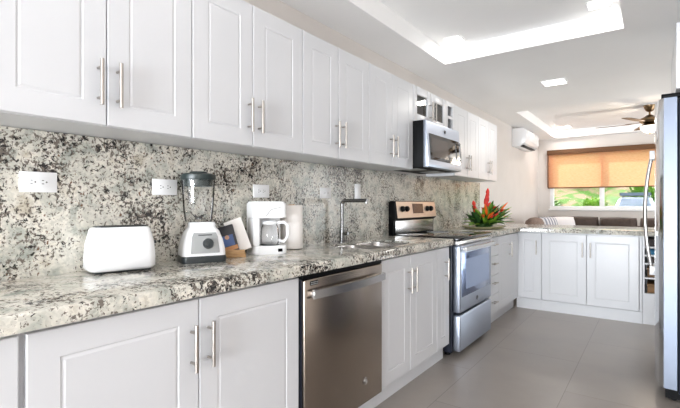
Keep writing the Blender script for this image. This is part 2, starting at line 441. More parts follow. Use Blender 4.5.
# base run
BF = -1.27          # carcass face of base units; doors stand 2 cm proud
BD = BF - WL - .003
BT = .858; TK = .115
def base(name, label, y0, y1, fronts, cat='cabinet', group='white base cabinets along the wall'):
    return cabinet(name, label, cat, (BF, y0), RZ, y1 - y0, 0, BT, BD, fronts, toe=TK, toe_back=.03, group=group)
DZ0, DZ1 = .117, .85; HZ = .69
base('base_cabinet', 'white two-door base cabinet under the toaster and coffee maker, left of the dishwasher', .392, 1.408,
     [(0.004, .504, DZ0, DZ1, 'door', .504 - .034, HZ), (.504, 1.012, DZ0, DZ1, 'door', .504 + .034, HZ)])
base('base_cabinet', 'white base cabinet end beside the picture edge, left of the two-door cabinet', -.5, .3915,
     [(0, .43, DZ0, DZ1, 'door', .39, HZ), (.43, .884, DZ0, DZ1, 'door', .47, HZ)])
base('sink_base_cabinet', 'white two-door base cabinet under the sink, right of the dishwasher', 2.10, 2.872,
     [(.0, .357, DZ0, DZ1, 'door', .357 - .034, HZ), (.357, .771, DZ0, DZ1, 'door', .357 + .034, HZ)])
base('narrow_base_cabinet', 'narrow white single-door base cabinet between sink cabinet and range', 2.873, 3.096,
     [(0, .222, DZ0, DZ1, 'door', .222 - .085, HZ)])
# unit beyond the range: four drawers and one tall door, then a blind corner
zz = [DZ0, .30, .485, .67, DZ1]
fr = [(.0, .375, zz[i], zz[i + 1], 'drawer', .19, (zz[i] + zz[i + 1]) / 2 + .02) for i in range(4)]
fr.append((.377, 1.12, DZ0, DZ1, 'door', .74, HZ))
base('drawer_base_cabinet', 'white base cabinet with four drawers and one door, right of the range', 3.995, 5.119, fr)

# peninsula units (face towards the camera, -y)
PF = 5.14
cabinet('peninsula_cabinet', 'narrow single-door white peninsula cabinet in the inner corner', 'cabinet', (-1.268, PF), 0, .262, 0, BT, .60,
        [(0.0, .261, DZ0, DZ1, 'door', .261 - .05, HZ)], toe=TK, toe_back=-.012, group='white peninsula cabinets')
cabinet('peninsula_cabinet', 'wide two-door white peninsula cabinet below the window end of the counter', 'cabinet', (-1.005, PF), 0, .905, 0, BT, .60,
        [(0, .43, DZ0, DZ1, 'door', .43 - .036, HZ), (.43, .88, DZ0, DZ1, 'door', .43 + .036, HZ), (.881, .905, DZ0, DZ1, 'filler', None, None)],
        toe=TK, toe_back=-.012, group='white peninsula cabinets')
# open shelf unit at the end of the peninsula
sh = thing('open_shelf_unit', 'white open shelf unit at the fridge end of the peninsula', 'shelf', (-.098, PF, 0))
b = bmn(); SW = .36
box(b, 0, .016, 0, .6, 0, BT); box(b, SW - .016, SW, 0, .6, 0, BT); box(b, .016, SW - .016, .585, .6, 0, BT)
box(b, .016, SW - .016, 0, .585, 0, .30)
obj('carcass', b, M['cab'], sh, smooth=False)
shelves_z = [.30, .44, .58, .66, .74]
for z in shelves_z[1:]:
    b = bmn(); box(b, .017, SW - .017, .004, .584, z, z + .014); obj('shelf_board', b, M['cab'], sh, smooth=False)
bk = [(.302, .085, (150, 112, 70), 'tan wooden box on the lowest shelf'), (.456, .09, (128, 98, 70), 'brown wooden box on the second shelf'),
      (.596, .05, (70, 58, 54), 'dark brown flat box on the third shelf'), (.676, .05, (40, 120, 160), 'blue flat box on the fourth shelf'),
      (.756, .07, (58, 46, 44), 'dark brown box on the top shelf')]
for z, h_, col, lab in bk:
    b = bmn(); box(b, 0, .26, 0, .36, 0, h_ * .72, .004); 
    o = thing('storage_box', lab + ' of the open shelf unit', 'box', (-.06, PF + .04, z), 0, 'boxes in the open shelf unit')
    obj('body', b, noisy(mat('box_finish', col, .6), 12, col, tuple(int(v * .8) for v in col)), o)
    b = bmn(); box(b, -.004, .264, -.004, .364, h_ * .72, h_, .004); obj('lid', b, mat('box_lid', tuple(int(v * .85) for v in col), .6), o)

# ------------------------------------------------------------------ stone tops and splash
CT0, CT1 = .861, .907; CE = -1.225
SX0, SX1 = -1.675, -1.315; SY0, SY1 = 2.12, 2.72
def slab(bm, x0, x1, y0, y1): box(bm, x0, x1, y0, y1, CT0, CT1)
b = bmn()
x_w = WL + .022
poly = [(x_w, -.5), (CE, -.5), (CE, 3.118), (x_w, 3.118)]
def slab_with_hole(bm, x0, x1, y0, y1, hx0, hx1, hy0, hy1, hr=.05):
    o_ = [(x0, y0), (x1, y0), (x1, y1), (x0, y1)]
    hole = rrect(hx0, hx1, hy0, hy1, hr, 5)
    n = len(hole)
    for z, top in ((CT1, True), (CT0, False)):
        pass
    top_o = []; 
    # top perimeter with an eased front edge
    e = .006
    def P(x, y, z): return bm.verts.new((x, y, z))
    loops = []
    tov = [P(x, y, CT1) for x, y in ((x0, y0), (x1 - e, y0), (x1 - e, y1), (x0, y1))]
    mov = [P(x, y, CT1 - e) for x, y in ((x0, y0), (x1, y0), (x1, y1), (x0, y1))]
    bov = [P(x, y, CT0) for x, y in ((x0, y0), (x1, y0), (x1, y1), (x0, y1))]
    for a, c_ in ((tov, mov), (mov, bov)):
        for i in range(4): bm.faces.new((a[i], a[(i + 1) % 4], c_[(i + 1) % 4], c_[i]))
    th = [P(x, y, CT1) for x, y in hole]; bh = [P(x, y, CT0) for x, y in hole]
    for i in range(n): bm.faces.new((th[i], th[(i + 1) % n], bh[(i + 1) % n], bh[i]))
    k = n // 4
    # hole starts at corner (x1,y0) going counter-clockwise: corners x1y0, x1y1, x0y1, x0y0
    for outer, hh in ((tov, th), (bov, bh)):
        oc = [outer[1], outer[2], outer[3], outer[0]]
        for q in range(4):
            arc = hh[q * k:(q + 1) * k]
            for i in range(k - 1): bm.faces.new((oc[q], arc[i], arc[i + 1]))
            nxt = hh[((q + 1) * k) % n]
            bm.faces.new((oc[q], arc[-1], nxt, oc[(q + 1) % 4]))
slab_with_hole(b, x_w, CE, -.5, 3.118, SX0, SX1, SY0, SY1)
o = obj('countertop', b, M['granite'], smooth=True, ang=50)
tag(o, 'long speckled granite countertop carrying the toaster, blender and sink', 'countertop')
b = bmn()
PB = 6.0; PX1 = .27; PE = 5.095
prism(b, [(x_w, 3.985), (CE, 3.985), (CE, PE), (PX1, PE), (PX1, PB), (x_w, PB)], CT0, CT1, 'z', bev=.005)
o = obj('countertop', b, M['granite'], ang=50)
tag(o, 'L-shaped granite countertop of the peninsula beyond the range', 'countertop')
b = bmn(); box(b, WL + .001, WL + .021, -.5, 5.5, CT0, UB - .002)
o = obj('backsplash', b, M['granite_wall'], smooth=False); tag(o, 'full-height speckled granite backsplash behind the counter', 'backsplash')

# sink: two steel bowls hung under the stone
sk = thing('sink', 'double-bowl stainless steel undermount sink in the granite counter', 'sink', ((SX0 + SX1) / 2, (SY0 + SY1) / 2, 0))
def bowl(y0, y1):
    b = bmn(); hx = (SX1 - SX0) / 2
    L = []
    for z, ins, r in ((CT1 - .012, .0015, .05), (CT1 - .02, .0025, .05), (CT0 - .14, .012, .05), (CT0 - .155, .04, .04)):
        L.append([(x, y, z) for x, y in rrect(-hx + ins, hx - ins, y0 + ins, y1 - ins, r)])
    loft(b, L, cap0=False)
    o = obj('bowl', b, M['steel'], sk)
    m = o.modifiers.new('solid', 'SOLIDIFY'); m.thickness = .0015; m.offset = 1
    b = bmn(); lathe(b, [(0, .004), (.02, .003), (.038, .004), (.042, .001), (.042, 0), (0, 0)], 20, (0, (y0 + y1) / 2, CT0 - .1545)); obj('drain', b, M['chrome'], o)
hy = (SY1 - SY0) / 2
bowl(-hy, -.02); bowl(.0, hy)
b = bmn(); box(b, -(SX1 - SX0) / 2 + .004, (SX1 - SX0) / 2 - .004, -.0205, .0005, CT1 - .022, CT1 - .012, .003); obj('divider', b, M['steel'], sk)

# faucet
fa = thing('faucet', 'square-necked chrome kitchen faucet behind the sink', 'faucet', (-1.74, 2.40, CT1))
b = bmn(); lathe(b, [(0, 0), (.027, 0), (.027, .006), (.019, .01), (.019, .085), (.0, .085)], 20); obj('base', b, M['chrome'], fa)
b = bmn()
pts = [(0, 0, .08), (0, 0, .262)]
for i in range(1, 6):
    a = R(90 * i / 5); pts.append((.024 * (1 - math.cos(a)), 0, .262 + .024 * math.sin(a)))
pts += [(.10, 0, .286), (.205, 0, .286)]
tube(b, pts, .0125, 14); obj('spout', b, M['chrome'], fa)
b = bmn(); tube(b, [(.205 - .008, 0, .286), (.205 - .008, 0, .266)], .009, 12); obj('nozzle', b, M['chrome'], fa)
b = bmn(); tube(b, [(.015, 0, .062), (.05, -.0, .062)], .012, 12); tube(b, [(.042, 0, .062), (.048, .05, .068)], .005, 8); obj('lever', b, M['chrome'], fa)

# ================================================================== APPLIANCES
def emblem(bm, c, ax_u, ax_v, r):
    """small round badge: rim with a looped monogram"""
    c = Vector(c); n = ax_u.cross(ax_v)
    pts = [c + n * .001 + r * (math.cos(2 * PI * i / 20) * ax_u + math.sin(2 * PI * i / 20) * ax_v) for i in range(21)]
    tube(bm, pts, r * .09, 6)
    for s in (-1, 1):
        q = [c + n * .001 + r * ((s * .32 + .26 * math.cos(R(a))) * ax_u + (.38 * math.sin(R(a))) * ax_v) for a in range(40, 340, 25)]
        tube(bm, q, r * .08, 6)
        tube(bm, [c + n * .001 + r * ((s * .32 + .02) * ax_u), c + n * .001 + r * ((s * .32 + .28) * ax_u)], r * .08, 6)

# dishwasher -- local frame: x right along the run, -y towards the room
dw = thing('dishwasher', 'bronze-toned stainless dishwasher with a bowed bar handle', 'dishwasher', (BF, 1.412, 0), RZ)
DWW = .678
b = bmn(); box(b, .004, DWW, 0, .52, .10, .856); obj('tub', b, M['navy'], dw, smooth=False)
b = bmn(); box(b, .014, DWW - .002, -.034, -.001, .115, .835, .006, 3); obj('door', b, M['bronze_steel'], dw)
b = bmn(); box(b, .004, DWW - .002, -.03, -.001, .837, .857, .002); obj('control_strip', b, M['black'], dw)
b = bmn(); box(b, .004, .0125, -.02, 0, .10, .836); obj('side_gasket', b, M['navy'], dw, smooth=False)
b = bmn(); box(b, .01, DWW - .004, .02, .04, .0, .098); obj('toe_kick', b, M['cab'], dw, smooth=False)
b = bmn()
L = []
for i in range(15):
    u = i / 14; x = .045 + u * (DWW - .065); y = -.058 - .022 * math.sin(PI * u)
    L.append([(x, y - .009, .752), (x, y + .006, .750), (x, y + .006, .792), (x, y - .009, .790)])
loft(b, L)
for x in (.05, DWW - .05): box(b, x - .008, x + .012, -.066, -.033, .758, .784, .003)
obj('handle', b, M['steel'], dw)
b = bmn(); box(b, .05, .105, -.0355, -.0342, .807, .826, 0, mi=0)
random.seed(4)
for row in range(2):
    for k in range(5): box(b, .054 + k * .0102, .0615 + k * .0102, -.0363, -.0356, .8095 + row * .008, .8135 + row * .008, 0, mi=1)
obj('control_label', b, [M['black'], M['grey_plastic']], dw, smooth=False)
b = bmn(); lathe(b, [(0, 0), (.016, 0), (.016, .0015), (0, .0015)], 20); 
me = mesh_of('emblem_disc', b, M['grey_plastic']); 
b = bmn(); emblem(b, (0, 0, 0), Vector((1, 0, 0)), Vector((0, 0, 1)), .017)
box(b, -.0135, .0135, -.0005, .0012, -.009, .009)
obj('badge', b, M['steel'], dw, (.50, -.0352, .235))

# range
rg = thing('range', 'freestanding stainless electric range with glass cooktop and back control panel', 'stove', (-1.255, 3.155, 0), RZ)
RW = .80; RD = -1.255 - WL - .025
b = bmn(); box(b, 0, RW, 0, RD - .02, .03, .885, .004); obj('body', b, M['navy'], rg)
for x in (.05, RW - .05):
    for y in (.05, RD - .08):
        b = bmn(); lathe(b, [(0, 0), (.022, 0), (.018, .028), (0, .03)], 12, (x, y, 0)); obj('foot', b, M['black'], rg)
b = bmn(); box(b, -.006, RW + .006, -.055, RD - .045, .888, .914, .006, 3); 
tp = obj('cooktop', b, M['gloss_black'], rg)
b = bmn()
for x, y, r in ((.2, .12, .1), (.6, .12, .085), (.2, .37, .075), (.6, .37, .1)):
    for rr in (r, r * .62):
        tube(b, [(x + rr * math.cos(2 * PI * i / 32), y + rr * math.sin(2 * PI * i / 32), .9142) for i in range(33)], .0009, 4, caps=False)
obj('burner_marking', b, M['grey_plastic'], tp)
b = bmn(); box(b, -.004, RW + .004, -.062, -.0, .856, .887, .006); obj('front_rail', b, M['steel'], rg)
b = bmn(); box(b, .018, RW - .018, -.062, -.002, .335, .853, .012, 3); dr = obj('oven_door', b, M['range_steel'], rg)
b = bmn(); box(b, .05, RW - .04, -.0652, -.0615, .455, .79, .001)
ow = obj('oven_window', b, M['oven_glass_reflect_tint'], dr)
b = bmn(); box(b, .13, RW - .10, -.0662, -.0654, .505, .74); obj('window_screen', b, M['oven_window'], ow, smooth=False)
b = bmn()
L = []
for i in range(13):
    u = i / 12; x = .04 + u * (RW - .08); y = -.098 - .012 * math.sin(PI * u)
    L.append([(x, y - .009, .812), (x, y + .008, .810), (x, y + .008, .842), (x, y - .009, .840)])
loft(b, L)
for x in (.06, RW - .06): box(b, x - .012, x + .012, -.10, -.061, .816, .836, .003)
obj('handle', b, M['steel'], dr)
b = bmn(); emblem(b, (0, 0, 0), Vector((1, 0, 0)), Vector((0, 0, 1)), .018); obj('badge', b, M['chrome'], dr, (RW / 2, -.0632, .395))
b = bmn(); box(b, .018, RW - .018, -.062, -.002, .04, .318, .012, 3); obj('storage_drawer', b, M['range_steel'], rg)
# back guard with the control panel
b = bmn(); prism(b, [(RD - .045, .90), (RD - .0, .90), (RD - .0, 1.185), (RD - .015, 1.195), (RD - .055, 1.195), (RD - .075, 1.045), (RD - .045, 1.03)], -.0, RW, 'x', bev=.003)
bgd = obj('back_guard', b, M['black'], rg)
pan_lo = Vector((0, RD - .0765, 1.05)); pan_hi = Vector((0, RD - .0572, 1.19))
def panel_quad(bm, x0, x1, t0, t1, lift, th=.002):
    n = Vector((0, -(pan_hi - pan_lo).z, (pan_hi - pan_lo).y)).normalized()
    pts = []
    for t in (t0, t1):
        for x in (x0, x1): pts.append(pan_lo.lerp(pan_hi, t) + Vector((x, 0, 0)) + n * lift)
    q = [pts[0], pts[1], pts[3], pts[2]]
    loft(bm, [[p for p in q], [p + n * th for p in q]])
b = bmn(); panel_quad(b, .018, RW - .004, 0, 1, 0); pn = obj('control_panel', b, mat('champagne_steel', (208, 190, 174), .3, .8), bgd)
b = bmn(); panel_quad(b, .31, .52, .26, .88, .003); obj('display', b, mat('display_brown', (70, 50, 44), .15), pn)
n_ = Vector((0, -(pan_hi - pan_lo).z, (pan_hi - pan_lo).y)).normalized()
for x in (.11, .19, .60, .68):
    c0 = pan_lo.lerp(pan_hi, .55) + Vector((x, 0, 0)) + n_ * .003
    b = bmn(); tube(b, [c0, c0 + n_ * .018], [.026, .022], 18); tube(b, [c0 + n_ * .017, c0 + n_ * .024], [.018, .016], 18)
    obj('knob', b, M['black'], pn)
b = bmn(); box(b, .03, RW - .02, RD - .052, RD - .046, .918, 1.028, .002); obj('splash_plate', b, M['steel'], bgd)

# microwave
mw = thing('microwave', 'stainless over-the-range microwave under the glass-door cabinet', 'microwave', (-1.445, 3.06, 0), RZ)
MW_ = .69; MD = -1.445 - WL - .025; mz0, mz1 = 1.455, 1.822
b = bmn(); box(b, 0, MW_, 0, MD, mz0, mz1, .003); bd = obj('body', b, M['black'], mw)
b = bmn(); prism(b, [(-.02, mz1), (-.001, mz1), (-.001, mz0), (-.045, mz0 + .004), (-.045, mz0 + .03), (-.022, mz1 - .01)], .0, MW_, 'x', bev=.002)
fc = obj('front_panel', b, M['range_steel'], mw)
def fy(z): return -.045 + (z - mz0 - .03) / (mz1 - .01 - mz0 - .03) * .023
def front_plate(x0, x1, za, zb, lift, th):
    b = bmn(); q = [Vector((x, fy(z) - lift, z)) for x, z in ((x0, za), (x1, za), (x1, zb), (x0, zb))]
    loft(b, [q, [p + Vector((0, -th, 0)) for p in q]]); return b
dg = obj('door_glass', front_plate(.045, .66, mz0 + .06, mz1 - .10, .0, .003), M['gloss_black'], fc, smooth=False)
obj('window_screen', front_plate(.075, .40, mz0 + .085, mz1 - .13, .003, .0008), mat('oven_mesh', (70, 62, 58), .12, .0), dg, smooth=False)
b = bmn(); tube(b, [(.64, fy(mz0 + .09) - .024, mz0 + .08), (.64, fy(mz1 - .1) - .024, mz1 - .115)], .0075, 10); tube(b, [(.64, fy(mz0 + .1), mz0 + .1), (.64, fy(mz0 + .1) - .024, mz0 + .1)], .005, 8); tube(b, [(.64, fy(mz1 - .13), mz1 - .13), (.64, fy(mz1 - .13) - .024, mz1 - .13)], .005, 8); obj('handle', b, M['steel'], fc)
b = bmn(); emblem(b, (0, 0, 0), Vector((1, 0, 0)), Vector((0, 0, 1)), .016); box(b, -.013, .013, 0, .001, -.01, .01); obj('badge', b, M['navy'], fc, (.36, fy(mz1 - .05) - .002, mz1 - .052))
b = bmn(); box(b, .06, .24, .08, .24, mz0 - .004, mz0 - .001); box(b, .44, .62, .08, .24, mz0 - .004, mz0 - .001); obj('grease_filter', b, M['grey_plastic'], mw, smooth=False)

# refrigerator: faces -x, doors bowed
fg = thing('refrigerator', 'tall side-by-side stainless refrigerator with bowed door handles', 'refrigerator', (0, 3.20, 0))
b = bmn(); box(b, .112, .80, .01, .90, .05, 1.79, .006); obj('cabinet_body', b, M['navy'], fg)
def fridge_door(y0, y1):
    b = bmn(); pts = [(.105, y1), (.105, y0)]
    k = 14
    for i in range(k + 1):
        u = i / k; y = y0 + .004 + u * (y1 - y0 - .008)
        edge = min(u, 1 - u)
        x = .032 - .034 * math.sin(PI * u) + (.010 * (1 - edge / .04) ** 2 if edge < .04 else 0)
        pts.append((x, y))
    prism(b, pts, .075, 1.80, 'z')
    bmesh.ops.recalc_face_normals(b, faces=b.faces[:])
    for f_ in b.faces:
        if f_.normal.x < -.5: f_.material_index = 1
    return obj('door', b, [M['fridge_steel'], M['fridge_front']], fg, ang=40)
d1 = fridge_door(.0, .435); d2 = fridge_door(.442, .90)
for d, y in ((d1, .405), (d2, .475)):
    b = bmn(); zs = 1.50; ze = .72
    pts = []
    for i in range(21):
        u = i / 20; pts.append((-.014 - .042 * math.sin(PI * u) ** .8, y, zs + (ze - zs) * u))
    tube(b, pts, .011, 10)
    h_ = obj('handle', b, M['steel'], d)
    for z in (zs, ze):
        b = bmn(); box(b, -.030, .018, y - .02, y + .02, z - .03, z + .03, .005); obj('bracket', b, M['plastic'], h_)
b = bmn(); box(b, .05, .80, .02, .88, 0.015, .07); obj('base_grille', b, M['black'], fg, smooth=False)
for y in (.05, .85):
    b = bmn(); tube(b, [(.09, y - .012, .02), (.09, y + .012, .02)], .02, 14); obj('caster', b, M['black'], fg)
for y in (.03, .87):
    b = bmn(); box(b, .03, .14, y - .025, y + .025, 1.801, 1.825, .004); obj('hinge_cover', b, M['black'], fg)

# cabinet over the refrigerator with one glazed end
of = thing('fridge_top_cabinet', 'white cabinet above the refrigerator with a small glass end door', 'cabinet', (.10, 3.19, 0))
b = bmn(); z0, z1 = 1.845, 2.23
box(b, 0, .75, .022, .93, z0, z0 + .02); box(b, 0, .75, .022, .93, z1 - .02, z1); box(b, 0, .018, .022, .93, z0 + .02, z1 - .02)
box(b, .73, .75, .022, .93, z0 + .02, z1 - .02); box(b, .018, .73, .91, .93, z0 + .02, z1 - .02)
obj('carcass', b, M['cab'], of, smooth=False)
b = bmn(); box(b, 0, .05, 0, .02, z0, z1, .002); box(b, .70, .75, 0, .02, z0, z1, .002); box(b, .05, .70, 0, .02, z0, z0 + .085, .002); box(b, .05, .70, 0, .02, z1 - .125, z1, .002)
d = obj('glass_door', b, M['cab'], of)
b = bmn(); box(b, .05, .70, .008, .012, z0 + .085, z1 - .125); obj('glass_pane', b, M['cabglass'], d, smooth=False)

# ================================================================== COUNTER ITEMS
# toaster
to = thing('toaster', 'glossy white long-slot toaster on the granite counter', 'toaster', (-1.705, .858, CT1), R(78))
b = bmn(); L = []
for z, hx, hy_, r in ((.008, .112, .06, .03), (.018, .122, .067, .034), (.06, .122, .068, .036), (.11, .118, .066, .036), (.145, .11, .062, .036), (.164, .105, .058, .034), (.172, .099, .053, .03), (.174, .094, .049, .028)):
    L.append([(x, y, z) for x, y in rrect(-hx, hx, -hy_, hy_, r, 6)])
loft(b, L); obj('shell', b, M['plastic'], to, ang=60)
b = bmn(); prism(b, rrect(-.092, .092, -.046, .046, .024), .1735, .1775, 'z'); tpz = obj('top_plate', b, M['dark_plastic'], to)
for y in (-.02, .02):
    b = bmn(); box(b, -.08, .08, y - .011, y + .011, .1775, .1783); obj('slot', b, M['slot'], tpz, smooth=False)
b = bmn(); prism(b, rrect(-.10, .10, -.05, .05, .02), .004, .0125, 'z'); obj('base', b, M['dark_plastic'], to)
for x in (-.088, .088):
    for y in (-.048, .048):
        b = bmn(); box(b, x - .012, x + .012, y - .008, y + .008, 0, .012, .003); obj('foot', b, M['dark_plastic'], to)
b = bmn(); box(b, .118, .136, -.014, .014, .10, .114, .004); obj('lever', b, M['dark_plastic'], to)

# blender
bl = thing('blender', 'white countertop blender with clear jar and dark lid', 'blender', (-1.69, 1.225, CT1), R(66))
b = bmn(); L = []
for z, h_, r in ((.0, .098, .03), (.018, .10, .03), (.03, .098, .03)): L.append([(x, y, z) for x, y in rrect(-h_, h_, -h_ * .82, h_ * .82, r, 5)])
loft(b, L); obj('base', b, M['dark_plastic'], bl, ang=50)
b = bmn(); L = []
for z, h_, r in ((.031, .096, .03), (.06, .094, .03), (.10, .086, .03), (.14, .072, .03), (.152, .063, .03), (.158, .058, .03), (.175, .057, .03), (.18, .053, .03)): L.append([(x, y, z) for x, y in rrect(-h_, h_, -h_ * .82, h_ * .82, r * .9, 5)])
loft(b, L); hs = obj('housing', b, M['plastic'], bl, ang=60)
b = bmn(); 
fyb = lambda z: -(.0945 - (z - .06) * .19) * .82 - .004
q0 = [(-.062, .045), (.062, .045), (.056, .115), (.048, .135), (-.048, .135), (-.056, .115)]
loft(b, [[(x, fyb(z) + .006, z) for x, z in q0], [(x, fyb(z) - .001, z) for x, z in q0], [(x * .96, fyb(z) - .002, .088 + (z - .088) * .96) for x, z in q0]])
pl = obj('control_panel', b, M['grey_plastic'], hs)
b = bmn(); c0 = Vector((.012, fyb(.088) - .002, .086)); tube(b, [c0, c0 + Vector((0, -.012, .002)), c0 + Vector((0, -.022, .004))], [.024, .022, .019], 20)
box(b, .009, .015, c0.y - .027, c0.y - .015, .07, .106, .002); obj('knob', b, M['dark_plastic'], pl)
b = bmn(); box(b, -.03, .03, fyb(.12) - .0045, fyb(.12) - .002, .1225, .1265); obj('name_strip', b, M['dark_plastic'], pl, smooth=False)
b = bmn(); prof = [(.056, .181), (.06, .19), (.067, .24), (.072, .33), (.075, .372), (.073, .372), (.070, .33), (.065, .24), (.057, .192), (0, .190)]
lathe(b, prof, 32); jr = obj('jar', b, M['jar'], bl, (-.012, .012, 0), ang=50)
b = bmn(); tube(b, [(.071, .0, .345), (.10, 0, .34), (.106, 0, .30), (.10, 0, .25), (.066, 0, .235)], .007, 8); obj('jar_handle', b, M['jar'], jr)
b = bmn()
for a in (0, 90, 180, 270): 
    ca, sa = math.cos(R(a + 20)), math.sin(R(a + 20)); tube(b, [(0, 0, .20), (.015 * ca, .015 * sa, .203), (.03 * ca, .03 * sa, .215)], [.004, .004, .0015], 6)
lathe(b, [(0, .191), (.018, .191), (.014, .2), (0, .203)], 16); obj('blade_assembly', b, M['chrome'], jr)
b = bmn(); lathe(b, [(0, .374), (.077, .374), (.079, .38), (.077, .398), (.066, .403), (.04, .403), (.038, .412), (0, .413)], 32); lathe(b, [(.069, .345), (.069, .374), (.0, .374), (0, .345)], 28); obj('lid', b, M['lid'], bl, (-.012, .012, 0))

# card stand with two leaning leaflets
ch = thing('leaflet_stand', 'small bamboo stand behind the blender holding leaflets', 'stand', (-1.71, 1.43, CT1), R(48))
b = bmn(); box(b, -.065, .06, -.055, .045, 0, .014, .003); obj('base', b, M['wood'], ch)
b = bmn(); box(b, -.06, .055, -.055, -.048, .014, .038, .002); obj('front_lip', b, M['wood'], ch)
b = bmn(); box(b, -.055, .05, .035, .043, .014, .10, .002); obj('back_board', b, M['wood'], ch)
def leaflet(name, lab, dx, dy, w_, h_, th, tilt, cols, roll=0):
    t_ = thing(name, lab, 'leaflet', (0, 0, 0))
    mtx = Matrix.Translation((-1.71, 1.43, CT1 + .0145)) @ Matrix.Rotation(R(48), 4, 'Z') @ Matrix.Translation((dx, dy, w_ / 2 * math.sin(R(abs(roll))))) @ Matrix.Rotation(R(roll), 4, 'Y') @ Matrix.Rotation(R(-tilt), 4, 'X')
    t_.matrix_world = mtx
    b = bmn(); box(b, -w_ / 2, w_ / 2, 0, th, 0, h_, .001); obj('cover', b, cols, t_)
    return t_
lf = leaflet('leaflet', 'dark leaflet with a small figure picture in the bamboo stand', -.012, -.040, .085, .135, .012, 14, mat('leaflet_black', (44, 42, 48), .35), -16)
b = bmn(); box(b, -.03, .03, -.0012, 0, .03, .085); pc = obj('picture', b, mat('picture_blue', (70, 96, 150), .4), lf, smooth=False)
b = bmn(); lathe(b, [(0, -.0), (.011, 0), (.011, .001), (0, .001)], 16); o = obj('portrait_patch', b, mat('skin_tone', (206, 160, 130), .5), pc, (0, -.0012, .075), (R(90), 0, 0))
b = bmn(); box(b, -.04, .04, -.0011, 0, .008, .028); obj('tan_band', b, mat('tan_band', (196, 140, 90), .5), lf, smooth=False)
leaflet('leaflet', 'white leaflet folder leaning behind the dark leaflet', .045, -.012, .09, .165, .024, 12, M['paper'], -20)

# coffee maker
cm = thing('coffee_maker', 'white drip coffee maker with glass carafe on the counter', 'coffee maker', (-1.685, 1.632, CT1), R(66))
cw, cdp, chh = .094, .078, .268
b = bmn()
prism(b, rrect(-cw, cw, -cdp, cdp, .03), 0, .045, 'z', bev=.003); obj('base', b, M['plastic'], cm)
b = bmn(); prism(b, rrect(-cw, cw, .012, cdp, .03), .0455, .19, 'z'); obj('water_tank', b, M['plastic'], cm)
b = bmn(); prism(b, rrect(-cw, cw, -cdp * .92, cdp, .03), .1905, chh, 'z', bev=.004); hd = obj('brew_head', b, M['plastic'], cm)
b = bmn(); prism(b, rrect(-cw * .93, cw * .93, -cdp * .85, cdp * .93, .03), chh, chh + .008, 'z', bev=.002); obj('lid', b, M['plastic'], cm)
b = bmn()
prism(b, [(-cw, .046), (-cw + .034, .046), (-cw + .034, .19), (-cw, .19)], -.066, .03, 'y', bev=.006); obj('side_pillar', b, M['plastic'], cm)
b = bmn(); lathe(b, [(0, 0), (.048, 0), (.05, .003), (.05, .005), (0, .005)], 24, (.008, -.028, .045)); obj('warming_plate', b, M['dark_plastic'], cm)
ca = thing('carafe', 'glass coffee carafe with white handle in the coffee maker', 'carafe', (-1.685, 1.632, CT1 + .0508), R(66))
b = bmn(); lathe(b, [(0, 0), (.042, 0), (.047, .006), (.05, .04), (.046, .085), (.038, .105), (.036, .105), (.044, .085), (.048, .04), (.045, .008), (0, .003)], 28, (.008, -.028, 0)); obj('jug', b, M['jar'], ca, ang=50)
b = bmn(); lathe(b, [(.035, .1055), (.042, .106), (.042, .118), (.03, .124), (0, .124), (0, .1055)], 28, (.008, -.028, 0)); obj('lid', b, M['plastic'], ca)
b = bmn(); tube(b, [(.044, -.045, .112), (.07, -.075, .116), (.084, -.09, .10), (.084, -.09, .04), (.07, -.075, .012), (.048, -.05, .02)], .0085, 10); obj('handle', b, M['plastic'], ca)
b = bmn(); box(b, .035, .06, -cdp - .003, -cdp + .002, .012, .028, .002); obj('switch', b, M['black'], cm)
b = bmn(); tube(b, [(-.03, -cdp * .93, .20), (.0, -cdp * .93 - .001, .235), (.05, -cdp * .93, .245), (.07, -cdp * .8, .248)], .0016, 6); obj('filter_handle', b, M['grey_plastic'], hd)

# paper towel roll on a flat foot
pt = thing('paper_towel_roll', 'upright white paper towel roll beside the coffee maker', 'paper towel', (-1.728, 1.878, CT1))
b = bmn(); lathe(b, [(.02, 0.004), (.063, .004), (.064, .01), (.064, .25), (.062, .256), (.02, .256), (.02, .004)], 40); obj('roll', b, M['paper'], pt)
b = bmn(); lathe(b, [(.0185, .0), (.0195, .0), (.0195, .26), (.0185, .26), (.0185, 0)], 20); obj('core', b, M['wood'], pt)

# wall plates
def plate(name, lab, y, z, w_, h_, kind, cat='outlet', group='white outlet plates on the granite'):
    r = thing(name, lab, cat, (WL + .0212, y, z), RZ, group)
    b = bmn(); box(b, -w_ / 2, w_ / 2, -.006, 0, -h_ / 2, h_ / 2, .002); obj('plate', b, M['plastic'], r)
    if kind == 'switch':
        b = bmn(); box(b, -.016, .016, -.0075, -.006, -.034, .034, .001); obj('rocker', b, M['plastic'], r)
        return r
    b = bmn(); box(b, -.034, .034, -.0072, -.006, -.017, .017, .001); ins = obj('socket_insert', b, M['plastic'], r)
    for s in (-1, 1):
        b = bmn(); cx = s * .018
        for dz in (-.006, .006): box(b, cx - .009, cx - .002, -.0076, -.0072, dz - .0012, dz + .0012)
        tube(b, [(cx + .006, -.0072, 0), (cx + .006, -.0077, 0)], .0028, 10)
        obj('socket_slots', b, M['slot'], ins, smooth=False)
    return r
k = 1.83 / 1.765
plate('wall_outlet', 'white outlet plate left of the toaster, nearest the camera', .613, 1.2495, .119, .074, 'o')
plate('wall_outlet', 'white outlet plate just left of the blender jar', 1.112, 1.247, .122, .072, 'o')
plate('wall_outlet', 'white outlet plate above the coffee maker', 1.708, 1.243, .122, .074, 'o')
plate('wall_outlet', 'white outlet plate between paper towel roll and faucet', 2.300, 1.245, .122, .073, 'o')
plate('light_switch', 'narrow white switch plate above the faucet spout', 2.69, 1.263, .075, .115, 'switch', 'switch', None)

